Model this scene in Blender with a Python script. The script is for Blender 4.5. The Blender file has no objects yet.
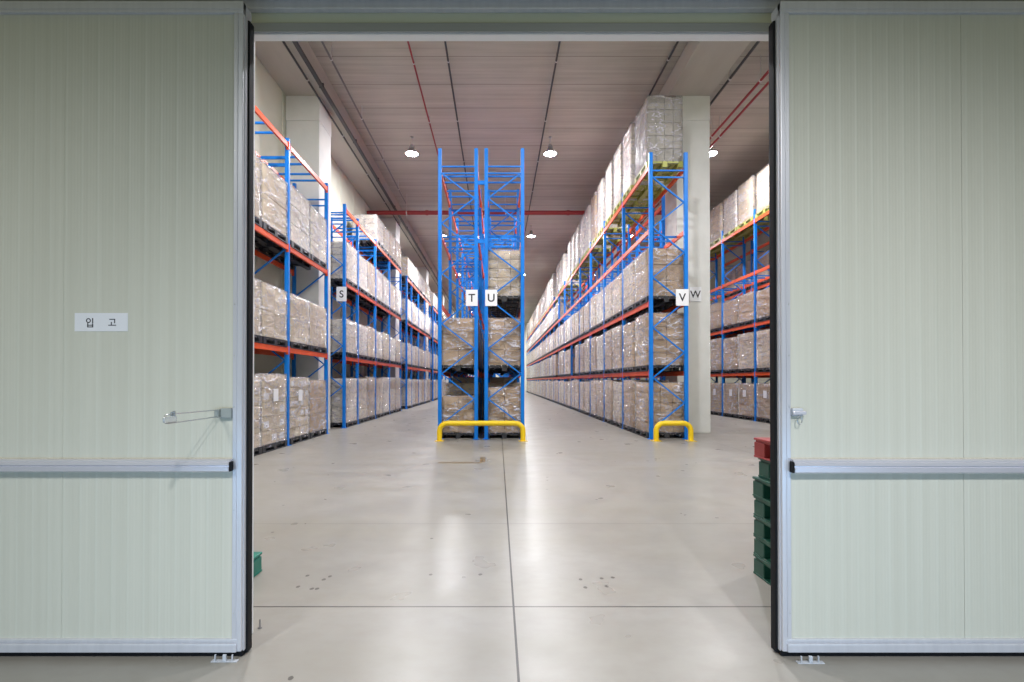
import bpy, bmesh, math, random
from mathutils import Vector, Matrix
R = random.Random(11)
scene = bpy.context.scene
COL = scene.collection
F = 484.0                 # focal length in pixels of a 1024 wide frame
CX, CY, CH = 498.0, 381.0, 1.45

# ------------------------------------------------------------------ materials
def mat(name, col, rough=0.5, metal=0.0, spec=0.5, **kw):
    m = bpy.data.materials.new(name); m.use_nodes = True
    b = m.node_tree.nodes['Principled BSDF']
    b.inputs['Base Color'].default_value = (*col, 1)
    b.inputs['Roughness'].default_value = rough
    b.inputs['Metallic'].default_value = metal
    b.inputs['Specular IOR Level'].default_value = spec
    for k, v in kw.items():
        b.inputs[k].default_value = v
    return m

class NT:
    """small helper around a node tree"""
    def __init__(s, m):
        s.m = m; s.t = m.node_tree; s.n = s.t.nodes; s.l = s.t.links
        s.b = s.n['Principled BSDF']
    def node(s, t, **kw):
        x = s.n.new(t)
        for k, v in kw.items():
            setattr(x, k, v)
        return x
    def link(s, a, b): s.l.new(a, b)
    def coord(s, scale=(1, 1, 1), kind='Object', loc=(0, 0, 0)):
        tc = s.node('ShaderNodeTexCoord'); mp = s.node('ShaderNodeMapping')
        mp.inputs['Scale'].default_value = scale; mp.inputs['Location'].default_value = loc
        s.link(tc.outputs[kind], mp.inputs['Vector']); return mp.outputs['Vector']
    def noise(s, vec, scale, detail=4, rough=0.55):
        x = s.node('ShaderNodeTexNoise'); x.inputs['Scale'].default_value = scale
        x.inputs['Detail'].default_value = detail; x.inputs['Roughness'].default_value = rough
        s.link(vec, x.inputs['Vector']); return x.outputs['Fac']
    def ramp(s, fac, stops):
        x = s.node('ShaderNodeValToRGB'); e = x.color_ramp.elements
        while len(e) < len(stops): e.new(0.5)
        for k, (p, c) in zip(e, stops):
            k.position = p; k.color = (*c, 1) if len(c) == 3 else c
        s.link(fac, x.inputs['Fac']); return x.outputs['Color']
    def math(s, op, a, b=None, c=None):
        x = s.node('ShaderNodeMath', operation=op)
        for i, v in enumerate((a, b, c)):
            if v is None: continue
            if isinstance(v, (int, float)): x.inputs[i].default_value = v
            else: s.link(v, x.inputs[i])
        return x.outputs[0]
    def mix(s, fac, a, b, blend='MIX'):
        x = s.node('ShaderNodeMix', data_type='RGBA', blend_type=blend)
        for sock, v in ((x.inputs['Factor'], fac), (x.inputs[6], a), (x.inputs[7], b)):
            if isinstance(v, (int, float)): sock.default_value = v
            elif isinstance(v, tuple): sock.default_value = (*v, 1)
            else: s.link(v, sock)
        return x.outputs[2]
    def bump(s, h, strength=0.3, dist=0.01):
        x = s.node('ShaderNodeBump'); x.inputs['Strength'].default_value = strength
        x.inputs['Distance'].default_value = dist
        s.link(h, x.inputs['Height']); s.link(x.outputs['Normal'], s.b.inputs['Normal'])
    def xyz(s, vec):
        x = s.node('ShaderNodeSeparateXYZ'); s.link(vec, x.inputs[0]); return x.outputs

def mottled(name, c1, c2, scale=4, rough=0.5, metal=0.0, stretch=(1, 1, 1), bump=0.0, spec=0.5, per_object=0.0):
    m = mat(name, c1, rough, metal, spec); t = NT(m)
    f = t.noise(t.coord(stretch), scale)
    c = t.ramp(f, [(0.3, c1), (0.7, c2)])
    if per_object:
        oi = t.node('ShaderNodeObjectInfo')
        hs = t.node('ShaderNodeHueSaturation')
        t.link(t.math('MULTIPLY_ADD', oi.outputs['Random'], per_object, 1 - per_object / 2), hs.inputs['Value'])
        t.link(c, hs.inputs['Color']); c = hs.outputs['Color']
    t.link(c, t.b.inputs['Base Color'])
    if bump: t.bump(f, bump)
    return m

M = {}
M['blue'] = mottled('blue_enamel', (0.004, 0.165, 0.60), (0.006, 0.20, 0.70), 3, 0.4, spec=0.25)
M['orange'] = mottled('orange_enamel', (0.70, 0.085, 0.022), (0.80, 0.115, 0.035), 3, 0.42, spec=0.3)
M['yellow'] = mottled('yellow_enamel', (0.85, 0.56, 0.006), (0.9, 0.62, 0.01), 4, 0.35)
M['carton'] = mottled('carton_board', (0.42, 0.285, 0.17), (0.50, 0.35, 0.215), 5, 0.8, per_object=0.25)
M['carton_pale'] = mottled('pale_carton_board', (0.56, 0.455, 0.325), (0.63, 0.52, 0.385), 5, 0.8, per_object=0.2)
M['carton_white'] = mottled('white_carton_board', (0.62, 0.565, 0.49), (0.69, 0.635, 0.56), 5, 0.75, per_object=0.15)
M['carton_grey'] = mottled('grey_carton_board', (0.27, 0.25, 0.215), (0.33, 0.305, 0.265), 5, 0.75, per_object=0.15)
M['tape'] = mat('packing_tape', (0.62, 0.50, 0.34), 0.25)
M['paper'] = mat('white_paper', (0.80, 0.80, 0.84), 0.6)
M['ink'] = mat('black_ink', (0.02, 0.02, 0.03), 0.6)
M['pallet_black'] = mottled('black_plastic', (0.018, 0.019, 0.024), (0.03, 0.03, 0.036), 6, 0.45)
M['pallet_yellow'] = mottled('yellow_green_plastic', (0.33, 0.34, 0.075), (0.40, 0.40, 0.10), 6, 0.5)
M['pallet_green'] = mottled('dark_green_plastic', (0.009, 0.065, 0.045), (0.015, 0.095, 0.062), 8, 0.4)
M['pallet_teal'] = mottled('teal_plastic', (0.006, 0.15, 0.11), (0.01, 0.19, 0.14), 8, 0.4)
M['pallet_red'] = mottled('red_plastic', (0.30, 0.035, 0.035), (0.38, 0.05, 0.045), 8, 0.4)
M['rubber'] = mat('black_rubber', (0.006, 0.0065, 0.009), 0.6, 0, 0.25)
M['alu'] = mottled('brushed_aluminium', (0.61, 0.61, 0.66), (0.67, 0.67, 0.72), 30, 0.32, 0.25, (1, 1, 0.05))
M['alu_bright'] = mottled('satin_aluminium', (0.66, 0.65, 0.72), (0.72, 0.71, 0.78), 30, 0.24, 0.35, (0.05, 1, 1))
M['steel'] = mat('zinc_steel', (0.62, 0.62, 0.62), 0.3, 0.9)
M['clear'] = mat('clear_plastic', (0.85, 0.87, 0.88), 0.1, 0, 0.6, **{'Transmission Weight': 0.6})
M['grey_plastic'] = mat('grey_plastic', (0.33, 0.36, 0.35), 0.5)
M['white_plastic'] = mat('white_plastic', (0.55, 0.57, 0.62), 0.4)
M['dark_pipe'] = mat('dark_grey_conduit', (0.05, 0.05, 0.055), 0.5)
M['grey_pipe'] = mat('grey_conduit', (0.17, 0.16, 0.16), 0.45)
M['red_pipe'] = mat('red_painted_pipe', (0.30, 0.025, 0.03), 0.45)
M['housing'] = mat('lamp_housing', (0.5, 0.5, 0.52), 0.4, 0.6)

def wrap_material():
    m = mat('stretch_film', (0.80, 0.77, 0.86), 0.3, 0, 0.5); t = NT(m)
    v = t.coord((1, 1, 1)); oi = t.node('ShaderNodeObjectInfo')
    add = t.node('ShaderNodeVectorMath', operation='ADD'); t.link(v, add.inputs[0])
    cmb = t.node('ShaderNodeCombineXYZ')
    for i in range(3): t.link(t.math('MULTIPLY', oi.outputs['Random'], 17.0 + 9 * i), cmb.inputs[i])
    t.link(cmb.outputs[0], add.inputs[1])
    mp = t.node('ShaderNodeMapping'); mp.inputs['Scale'].default_value = (1.2, 1.2, 2.8)
    mp.inputs['Rotation'].default_value = (0.55, 0.5, 0)
    t.link(add.outputs[0], mp.inputs['Vector'])
    n1 = t.noise(mp.outputs[0], 2.6, 3, 0.5)
    n2 = t.noise(add.outputs[0], 1.6, 2)
    ridge = t.math('SUBTRACT', 1.0, t.math('MULTIPLY', t.math('ABSOLUTE', t.math('SUBTRACT', n1, 0.53)), 22.0))
    bp = t.node('ShaderNodeBump'); bp.inputs['Strength'].default_value = 1.0; bp.inputs['Distance'].default_value = 0.30
    t.link(n1, bp.inputs['Height'])
    milk = t.math('MULTIPLY_ADD', t.math('MAXIMUM', ridge, 0.0), t.math('MULTIPLY', t.math('POWER', n2, 2.0), 1.9), 0.10)
    t.link(bp.outputs['Normal'], t.b.inputs['Normal'])
    tr = t.node('ShaderNodeBsdfTransparent'); gl = t.node('ShaderNodeBsdfGlossy'); gl.inputs['Roughness'].default_value = 0.12
    gl.inputs['Color'].default_value = (1, 1, 1, 1); t.link(bp.outputs['Normal'], gl.inputs['Normal'])
    m1 = t.node('ShaderNodeMixShader'); t.link(milk, m1.inputs[0]); t.link(tr.outputs[0], m1.inputs[1]); t.link(t.b.outputs[0], m1.inputs[2])
    m2 = t.node('ShaderNodeMixShader'); fr = t.node('ShaderNodeFresnel'); fr.inputs['IOR'].default_value = 1.5
    t.link(t.math('MINIMUM', t.math('MULTIPLY_ADD', fr.outputs[0], 0.8, 0.015), 0.45), m2.inputs[0])
    t.link(m1.outputs[0], m2.inputs[1]); t.link(gl.outputs[0], m2.inputs[2])
    t.link(m2.outputs[0], t.n['Material Output'].inputs['Surface'])
    return m
M['film'] = wrap_material()

def floor_material():
    m = mat('polished_concrete', (0.4, 0.38, 0.35), 0.2, 0, 0.5); t = NT(m)
    v = t.coord()
    x, y, _ = t.xyz(v)
    n1 = t.noise(v, 0.4, 4, 0.45); n2 = t.noise(v, 2.2, 3, 0.5); n3 = t.noise(t.coord((0.35, 1.6, 1)), 0.9, 3, 0.45)
    c = t.ramp(t.math('MULTIPLY_ADD', n1, 0.8, t.math('MULTIPLY', n2, 0.2)),
               [(0.25, (0.265, 0.248, 0.225)), (0.52, (0.31, 0.294, 0.27)), (0.78, (0.36, 0.342, 0.32))])
    n4 = t.noise(t.coord((1, 1.5, 1)), 7.0, 5, 0.6)
    c = t.mix(t.math('MULTIPLY', t.ramp(n4, [(0.35, (1,) * 3), (0.6, (0,) * 3)]), 0.22), c, (0.235, 0.21, 0.18))
    c = t.mix(t.math('MULTIPLY', t.ramp(n3, [(0.4, (0,) * 3), (0.85, (1,) * 3)]), 0.55), c, (0.27, 0.248, 0.195))
    def line(coord, pos, half, strength):
        d = t.math('ABSOLUTE', t.math('SUBTRACT', coord, pos))
        return t.math('MULTIPLY', t.math('LESS_THAN', d, half), strength)
    def box(cx, hx, cy, hy, jit):
        xx = t.math('LESS_THAN', t.math('ABSOLUTE', t.math('SUBTRACT', t.math('MULTIPLY_ADD', n2, jit, x), cx + jit / 2)), hx)
        yy = t.math('LESS_THAN', t.math('ABSOLUTE', t.math('SUBTRACT', t.math('MULTIPLY_ADD', n2, jit, y), cy + jit / 2)), hy)
        return t.math('MULTIPLY', xx, yy)
    # saw-cut joints
    j = t.math('MAXIMUM', line(x, 0.10, 0.0065, 1.0), line(y, 3.12, 0.0075, 0.8))
    j = t.math('MAXIMUM', j, line(y, 8.36, 0.012, 0.3))
    j = t.math('MAXIMUM', j, line(y, 4.93, 0.009, 0.3))
    for yy in (13.4, 18.4, 23.4): j = t.math('MAXIMUM', j, line(y, yy, 0.01, 0.45))
    for xx in (-4.9, 5.1): j = t.math('MAXIMUM', j, line(x, xx, 0.006, 0.6))
    c = t.mix(j, c, (0.035, 0.03, 0.028))
    # brown streak and scrap of old tape in front of the centre racks
    st = t.math('MULTIPLY', box(-0.68, 0.39, 8.60, 0.075, 0.06), 0.8)
    st = t.math('MAXIMUM', st, t.math('MULTIPLY', box(-0.29, 0.05, 8.95, 0.30, 0.05), 0.85))
    c = t.mix(st, c, (0.19, 0.125, 0.06))
    # scattered dark specks
    for px, py in ((299, 586), (308, 575), (313, 588), (318, 588), (324, 579), (330, 576), (431, 574), (432, 538), (273, 532), (580, 579), (585, 587), (601, 578), (606, 586), (612, 577), (291, 677), (284, 505), (480, 574)):
        D = CH * F / (py - CY); xx = (px - CX) * D / F
        c = t.mix(t.math('MULTIPLY', t.math('LESS_THAN', t.math('ADD', t.math('POWER', t.math('DIVIDE', t.math('SUBTRACT', t.math('MULTIPLY_ADD', n4, 0.03, x), xx + 0.015), 0.014), 2.0), t.math('POWER', t.math('DIVIDE', t.math('SUBTRACT', t.math('MULTIPLY_ADD', n2, 0.03, y), D + 0.015), 0.018), 2.0)), 1.0), 0.8), c, (0.05, 0.042, 0.036))
    vo = t.node('ShaderNodeTexVoronoi'); vo.inputs['Scale'].default_value = 1.7; t.link(v, vo.inputs['Vector'])
    sp = t.math('MULTIPLY', t.math('LESS_THAN', vo.outputs['Distance'], 0.032), t.math('GREATER_THAN', n1, 0.5))
    c = t.mix(t.math('MULTIPLY', sp, 0.6), c, (0.06, 0.05, 0.045))
    t.link(c, t.b.inputs['Base Color'])
    r = t.ramp(n2, [(0.3, (0.27,) * 3), (0.7, (0.37,) * 3)])
    t.link(r, t.b.inputs['Roughness'])
    t.bump(n1, 0.05, 0.02)
    return m
M['floor'] = floor_material()

def ceiling_material():
    m = mat('concrete_planks', (0.3, 0.26, 0.23), 0.85, 0, 0.2); t = NT(m)
    v = t.coord(); x, y, _ = t.xyz(v)
    streak = t.noise(t.coord((0.10, 3.2, 1)), 1.6, 6, 0.7)
    blot = t.noise(v, 0.5, 4)
    c = t.ramp(t.math('MULTIPLY_ADD', streak, 0.7, t.math('MULTIPLY', blot, 0.3)),
               [(0.3, (0.36, 0.34, 0.30)), (0.55, (0.50, 0.478, 0.425)), (0.75, (0.61, 0.585, 0.53))])
    fr = t.math('FRACT', t.math('DIVIDE', t.math('ADD', y, 0.6), 1.2))
    j = t.math('LESS_THAN', fr, 0.028)
    plank = t.node('ShaderNodeTexWhiteNoise', noise_dimensions='1D')
    t.link(t.math('FLOOR', t.math('DIVIDE', t.math('ADD', y, 0.6), 1.2)), plank.inputs['W'])
    c = t.mix(t.math('MULTIPLY', plank.outputs['Value'], 0.22), c, (0.38, 0.36, 0.32))
    c = t.mix(t.math('MULTIPLY', j, 0.5), c, (0.14, 0.125, 0.11))
    t.link(c, t.b.inputs['Base Color']); t.bump(streak, 0.15, 0.01)
    return m
M['ceiling'] = ceiling_material()
M['girder'] = mottled('cast_concrete', (0.43, 0.40, 0.36), (0.52, 0.49, 0.445), 1.2, 0.8, stretch=(1, 0.3, 1), bump=0.05, spec=0.2)
M['column'] = mottled('column_concrete', (0.66, 0.655, 0.63), (0.74, 0.735, 0.715), 1.5, 0.75, bump=0.05, spec=0.25)
M['wall'] = mottled('painted_panel_wall', (0.63, 0.635, 0.53), (0.69, 0.69, 0.59), 0.8, 0.6, spec=0.3)
M['wall_front'] = mat('cream_panel', (0.66, 0.67, 0.52), 0.5)
M['trim_white'] = mat('white_trim', (0.80, 0.79, 0.80), 0.4)
M['trim_grey'] = mat('grey_trim', (0.42, 0.43, 0.45), 0.4, 0.3)
M['asphalt'] = mottled('dock_asphalt', (0.2, 0.2, 0.2), (0.26, 0.26, 0.26), 6, 0.9)

def door_material(name, strength):
    m = mat(name, (0.66, 0.70, 0.60), 0.42, 0, 0.4); t = NT(m)
    v = t.coord(); x, y, z = t.xyz(v)
    s = t.math('SINE', t.math('MULTIPLY', x, 2 * math.pi / 0.0835))
    rib = t.math('POWER', t.math('MULTIPLY_ADD', s, 0.5, 0.5), 8)
    fine = t.math('SINE', t.math('MULTIPLY', x, 2 * math.pi / 0.0167))
    n = t.noise(t.coord((14, 1, 0.15)), 2.0, 4)
    c = t.ramp(n, [(0.3, (0.60, 0.59, 0.505)), (0.7, (0.645, 0.635, 0.55))])
    c = t.mix(t.math('MULTIPLY', rib, 0.12), c, (0.72, 0.74, 0.66))
    t.link(c, t.b.inputs['Base Color'])
    t.bump(t.math('ADD', rib, t.math('MULTIPLY', fine, 0.12)), strength, 0.004)
    return m
M['panel'] = door_material('door_panel_sheet', 0.28)

def emit_material():
    m = mat('lit_lens', (1, 1, 1), 0.3); b = m.node_tree.nodes['Principled BSDF']
    b.inputs['Emission Color'].default_value = (0.97, 0.98, 1, 1)
    b.inputs['Emission Strength'].default_value = 40.0
    return m
M['lens'] = emit_material()

# ------------------------------------------------------------------ mesh builder
class MB:
    def __init__(s): s.v = []; s.f = []; s.mi = []; s.sm = []; s.mats = []
    def _m(s, m):
        if m not in s.mats: s.mats.append(m)
        return s.mats.index(m)
    def add(s, vs, fs, m, smooth=False):
        o = len(s.v); s.v += [tuple(p) for p in vs]; k = s._m(m)
        for f in fs: s.f.append([i + o for i in f]); s.mi.append(k); s.sm.append(smooth)
    def box(s, x0, x1, y0, y1, z0, z1, m, ch=0.0):
        if ch <= 0:
            vs = [(x, y, z) for x in (x0, x1) for y in (y0, y1) for z in (z0, z1)]
            fs = [(0, 1, 3, 2), (4, 6, 7, 5), (0, 4, 5, 1), (2, 3, 7, 6), (0, 2, 6, 4), (1, 5, 7, 3)]
            s.add(vs, fs, m); return
        bm = bmesh.new(); bmesh.ops.create_cube(bm, size=1)
        for v in bm.verts:
            v.co = Vector(((x0 + x1) / 2 + v.co.x * (x1 - x0), (y0 + y1) / 2 + v.co.y * (y1 - y0), (z0 + z1) / 2 + v.co.z * (z1 - z0)))
        bmesh.ops.bevel(bm, geom=bm.edges[:], offset=ch, segments=2, profile=0.5, affect='EDGES')
        bm.verts.index_update()
        s.add([v.co[:] for v in bm.verts], [[v.index for v in f.verts] for f in bm.faces], m); bm.free()
    def bar(s, a, b, w, d, m, up=(0, 0, 1)):
        """square bar from a to b, w across, d deep"""
        a = Vector(a); b = Vector(b); t = (b - a).normalized(); u = Vector(up)
        if abs(t.dot(u)) > 0.98: u = Vector((0, 1, 0))
        n = t.cross(u).normalized() * (w / 2); k = t.cross(n).normalized() * (d / 2)
        vs = [p + i * n + j * k for p in (a, b) for i, j in ((-1, -1), (1, -1), (1, 1), (-1, 1))]
        s.add(vs, [(0, 3, 2, 1), (4, 5, 6, 7), (0, 1, 5, 4), (1, 2, 6, 5), (2, 3, 7, 6), (3, 0, 4, 7)], m)
    def tube(s, pts, r, m, n=12, caps=True):
        pts = [Vector(p) for p in pts]; rings = []; prev = None
        for i, p in enumerate(pts):
            t = (pts[min(i + 1, len(pts) - 1)] - pts[max(i - 1, 0)]).normalized()
            if prev is None:
                u = Vector((0, 0, 1)) if abs(t.z) < 0.9 else Vector((1, 0, 0))
                u = (u - t * u.dot(t)).normalized()
            else: u = (prev - t * prev.dot(t)).normalized()
            prev = u; w = t.cross(u)
            rings.append([p + r * (math.cos(2 * math.pi * k / n) * u + math.sin(2 * math.pi * k / n) * w) for k in range(n)])
        vs = [q for ring in rings for q in ring]
        fs = [(i * n + k, i * n + (k + 1) % n, (i + 1) * n + (k + 1) % n, (i + 1) * n + k) for i in range(len(pts) - 1) for k in range(n)]
        s.add(vs, fs, m, True)
        if caps:
            s.add(rings[0], [tuple(reversed(range(n)))], m); s.add(rings[-1], [tuple(range(n))], m)
    def lathe(s, c, prof, m, n=20):
        vs = [(c[0] + r * math.cos(2 * math.pi * k / n), c[1] + r * math.sin(2 * math.pi * k / n), c[2] + z) for r, z in prof for k in range(n)]
        fs = [(i * n + k, i * n + (k + 1) % n, (i + 1) * n + (k + 1) % n, (i + 1) * n + k) for i in range(len(prof) - 1) for k in range(n)]
        s.add(vs, fs, m, True)
    def extrude_x(s, prof, x0, x1, m):
        """closed (y,z) profile swept along x"""
        n = len(prof)
        vs = [(x0, y, z) for y, z in prof] + [(x1, y, z) for y, z in prof]
        fs = [(k, (k + 1) % n, n + (k + 1) % n, n + k) for k in range(n)] + [tuple(reversed(range(n))), tuple(range(n, 2 * n))]
        s.add(vs, fs, m)
    def mesh(s, name):
        me = bpy.data.meshes.new(name); me.from_pydata(s.v, [], s.f)
        for m in s.mats: me.materials.append(m)
        me.polygons.foreach_set('material_index', s.mi); me.polygons.foreach_set('use_smooth', s.sm)
        bm = bmesh.new(); bm.from_mesh(me); bmesh.ops.recalc_face_normals(bm, faces=bm.faces[:]); bm.to_mesh(me); bm.free()
        me.update(); return me
    def build(s, name, parent=None, loc=(0, 0, 0)):
        return put(name, s.mesh(name), parent, loc)

def put(name, me, parent=None, loc=(0, 0, 0)):
    o = bpy.data.objects.new(name, me); COL.objects.link(o); o.location = loc
    if parent is not None: o.parent = parent
    return o
def tag(o, label=None, cat=None, group=None, kind=None):
    if label: o['label'] = label
    if cat: o['category'] = cat
    if group: o['group'] = group
    if kind: o['kind'] = kind
    return o
def empty(name, loc, label=None, cat=None, group=None, kind=None):
    o = bpy.data.objects.new(name, None); COL.objects.link(o); o.location = loc; o.empty_display_size = 0.2
    return tag(o, label, cat, group, kind)
ORD = ['first', 'second', 'third', 'fourth', 'fifth', 'sixth', 'seventh', 'eighth', 'ninth', 'tenth', 'eleventh', 'twelfth', 'thirteenth',
       'fourteenth', 'fifteenth', 'sixteenth', 'seventeenth', 'eighteenth', 'nineteenth', 'twentieth'] + ['%dth' % i for i in range(21, 21)] + \
      ['21st', '22nd', '23rd'] + ['%dth' % i for i in range(24, 31)] + ['31st', '32nd', '33rd'] + ['%dth' % i for i in range(34, 41)] + ['41st', '42nd', '43rd', '44th', '45th']

# ------------------------------------------------------------------ setting
XL, XR, YB, ZC, ZG = -5.95, 21.0, 70.0, 9.95, 9.44
WF0, WF1 = 2.75, 2.80          # front wall, dock side / store side
OX0, OX1, OZ = -1.416, 1.60, 3.435
b = MB(); b.box(-12, XR + 0.3, -9, YB + 0.3, -0.2, 0, M['floor'])
tag(b.build('floor'), 'polished grey concrete floor with dark saw-cut joints', 'floor', kind='structure')
b = MB(); b.box(XL - 0.3, XR + 0.3, WF1, YB + 0.3, ZC, ZC + 0.25, M['ceiling'])
tag(b.build('ceiling'), 'brown-grey concrete plank ceiling over the racks', 'ceiling', kind='structure')
b = MB(); b.box(XL - 0.2, XL, WF1, YB, 0, ZC, M['wall'])
for k in range(40):
    yy = 3.4 + k * 1.65
    b.box(XL, XL + 0.012, yy, yy + 0.03, 0, ZC, M['wall'])
tag(b.build('wall_left'), 'pale cream panel wall behind the left racks', 'wall', kind='structure')
b = MB(); b.box(XR, XR + 0.2, WF1, YB, 0, ZC, M['wall'])
tag(b.build('wall_right'), 'pale cream panel wall far behind the right racks', 'wall', kind='structure')
b = MB(); b.box(XL - 0.2, XR + 0.2, YB, YB + 0.2, 0, ZC, M['wall'])
tag(b.build('wall_back'), 'pale far end wall of the warehouse', 'wall', kind='structure')
b = MB()
b.box(-12, OX0, WF0, WF1, 0, ZC + 0.25, M['wall_front']); b.box(OX1, XR + 0.2, WF0, WF1, 0, ZC + 0.25, M['wall_front'])
b.box(OX0, OX1, WF0, WF1, OZ, ZC + 0.25, M['wall_front'])
tag(b.build('wall_front'), 'cream sandwich panel wall around the wide doorway', 'wall', kind='structure')

# opening trim: grey outer band, white lining
b = MB()
b.box(OX0 - 0.10, OX1 + 0.10, WF0 - 0.014, WF0, OZ, OZ + 0.05, M['trim_grey'])
b.box(OX0 - 0.10, OX0, WF0 - 0.014, WF0, 0, OZ, M['trim_grey']); b.box(OX1, OX1 + 0.10, WF0 - 0.014, WF0, 0, OZ, M['trim_grey'])
tag(b.build('trim_1'), 'grey metal band framing the doorway above the opening', 'trim', kind='structure')
b = MB()
b.box(OX0, OX1, WF0 - 0.002, WF1 + 0.002, OZ - 0.008, OZ + 0.001, M['trim_white'])
b.box(OX0 - 0.001, OX0 + 0.004, WF0 - 0.002, WF1 + 0.002, 0, OZ, M['trim_white']); b.box(OX1 - 0.004, OX1 + 0.001, WF0 - 0.002, WF1 + 0.002, 0, OZ, M['trim_white'])
tag(b.build('trim_2'), 'white lining of the doorway jambs and head', 'trim', kind='structure')
b = MB()   # sliding track box over the doors
b.box(-6, 6, 2.655, WF0 - 0.001, 3.60, 3.75, M['trim_grey'], 0.006)
b.box(-6, 6, 2.71, WF0 - 0.001, 3.55, 3.602, M['alu'], 0.004)
tag(b.build('trim_3'), 'grey sliding door track box above the doorway', 'track', kind='structure')

# girders and columns
for n, (gx0, gx1, lab) in enumerate(((XL, -4.76, 'concrete girder along the left wall over the column line'),
                                     (4.76, 5.97, 'concrete girder above the sign W column'),
                                     (15.3, 16.5, 'concrete girder above the far right racks'))):
    b = MB(); b.box(gx0, gx1, WF1, YB, ZG, ZC, M['girder'], 0.02)
    tag(b.build('girder'), lab, 'girder', 'ceiling girders', 'structure')
for side, cx in (('left', -5.47), ('right', 5.465)):
    for k in range(5):
        y0 = 13.5 + 10.15 * k
        b = MB(); b.box(cx - 0.465, cx + 0.465, y0, y0 + 0.96, 0, 8.75, M['column'], 0.015)
        b.box(cx - 0.475, cx + 0.475, y0 - 0.012, y0 + 0.972, 8.75, ZG, M['column'], 0.015)
        tag(b.build('column'), 'square concrete column on the %s rack line, %s from the doorway' % (side, ORD[k]), 'column', 'concrete columns', 'structure')

# ------------------------------------------------------------------ pipes and conduits below the ceiling
def pipe(name, pts, r, m, label, cat='pipe', hang=True, clip=3.0):
    root = empty(name, pts[0], label, cat)
    o = Vector(pts[0]); b = MB(); b.tube([Vector(p) - o for p in pts], r, m, 10); b.build('tube', root)
    if hang:
        a, e = Vector(pts[0]), Vector(pts[-1]); L = (e - a).length; n = int(L / clip)
        top = ZC
        for i in range(n + 1):
            p = a + (e - a) * ((i + 0.4) / (n + 1)) - o
            tz = top - o.z; b = MB()
            gx = p.x + o.x
            if gx < -4.76 or 4.76 < gx < 5.97: tz = ZG - o.z
            if tz - p.z > 0.02: b.box(p.x - 0.008, p.x + 0.008, p.y - 0.008, p.y + 0.008, p.z, tz, M['steel'])
            b.tube([p + Vector((0, -0.02, 0)), p + Vector((0, 0.02, 0))] if abs((e - a).y) > 1 else [p + Vector((-0.02, 0, 0)), p + Vector((0.02, 0, 0))], r * 1.35, M['steel'], 10)
            b.build('hanger_clip', root)
    return root
def along(x, z, y1=66): return [(x, WF1 + 0.02, z), (x, y1, z)]
pipe('conduit', along(-4.98, 9.32), 0.028, M['dark_pipe'], 'thin dark conduit under the left girder, outermost beside the wall', 'conduit')
pipe('conduit', along(-4.20, 9.55, 22), 0.026, M['grey_pipe'], 'thin grey conduit right of the thick black cable duct', 'conduit')
pipe('sprinkler_pipe', along(-2.2, 9.75), 0.024, M['red_pipe'], 'thin red sprinkler pipe on the ceiling above the left aisle', 'pipe')
pipe('conduit', along(-1.3, 9.8), 0.026, M['dark_pipe'], 'thin dark conduit running above the centre racks', 'conduit')
pipe('conduit', along(1.52, 9.8), 0.026, M['dark_pipe'], 'thin dark conduit on the ceiling above the central aisle', 'conduit')
pipe('conduit', along(4.45, 9.85), 0.028, M['dark_pipe'], 'thin dark conduit close beside the left face of the right girder', 'conduit')
pipe('conduit', along(6.06, 9.35), 0.035, M['dark_pipe'], 'dark conduit along the right edge of the right girder', 'conduit')
pipe('sprinkler_pipe', along(6.86, 9.3), 0.035, M['red_pipe'], 'red sprinkler pipe beyond the right girder, left of the pair', 'pipe')
pipe('sprinkler_pipe', along(7.12, 9.3), 0.035, M['red_pipe'], 'red sprinkler pipe beyond the right girder, right of the pair', 'pipe')
root = pipe('sprinkler_main', [(XL + 0.02, 21.9, 9.08), (XR - 0.02, 21.9, 9.08)], 0.1, M['red_pipe'], 'thick red sprinkler main crossing the hall below the ceiling', 'pipe', clip=4.5)
for x in (-3.3, 3.1, 9.4):
    b = MB(); b.tube([(x - XL, 0, 0), (x - XL + 0.12, 0, 0)], 0.118, M['red_pipe'], 14); b.build('coupling', root)
root = empty('cable_duct', (-4.70, WF1 + 0.02, 9.30), 'thick black cable duct below the inner edge of the left girder', 'duct')
b = MB(); b.box(-0.05, 0.05, 0, 63, -0.03, 0.03, M['dark_pipe'], 0.006); b.build('trunking', root)
for k in range(21):
    b = MB(); b.box(-0.06, 0.06, 1 + 3 * k, 1.04 + 3 * k, -0.038, 0.08, M['dark_pipe']); b.build('hanger_clip', root)

# ------------------------------------------------------------------ high-bay lamps
def lamp_meshes():
    h = MB(); h.lathe((0, 0, 0), [(0.02, 0.30), (0.07, 0.30), (0.09, 0.27), (0.09, 0.15), (0.16, 0.11), (0.235, 0.03), (0.24, 0.0), (0.22, 0.0), (0.21, 0.02)], M['housing'], 24)
    l = MB(); l.lathe((0, 0, 0.01), [(0.212, 0.0), (0.15, -0.012), (0.001, -0.02)], M['lens'], 24)
    c = MB(); c.tube([(0, 0, 0.30), (0, 0, ZC - 9.35 + 0.0)], 0.012, M['steel'], 8); c.tube([(0, 0, ZC - 9.35 - 0.04), (0, 0, ZC - 9.35)], 0.05, M['housing'], 12)
    return h.mesh('housing'), l.mesh('lens'), c.mesh('hanger')
LH, LL, LC = lamp_meshes()
LAMP_POWER = 450
aisles = [(-3.0, 'left aisle'), (1.82, 'central aisle'), (7.4, 'right aisle')]
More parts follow.
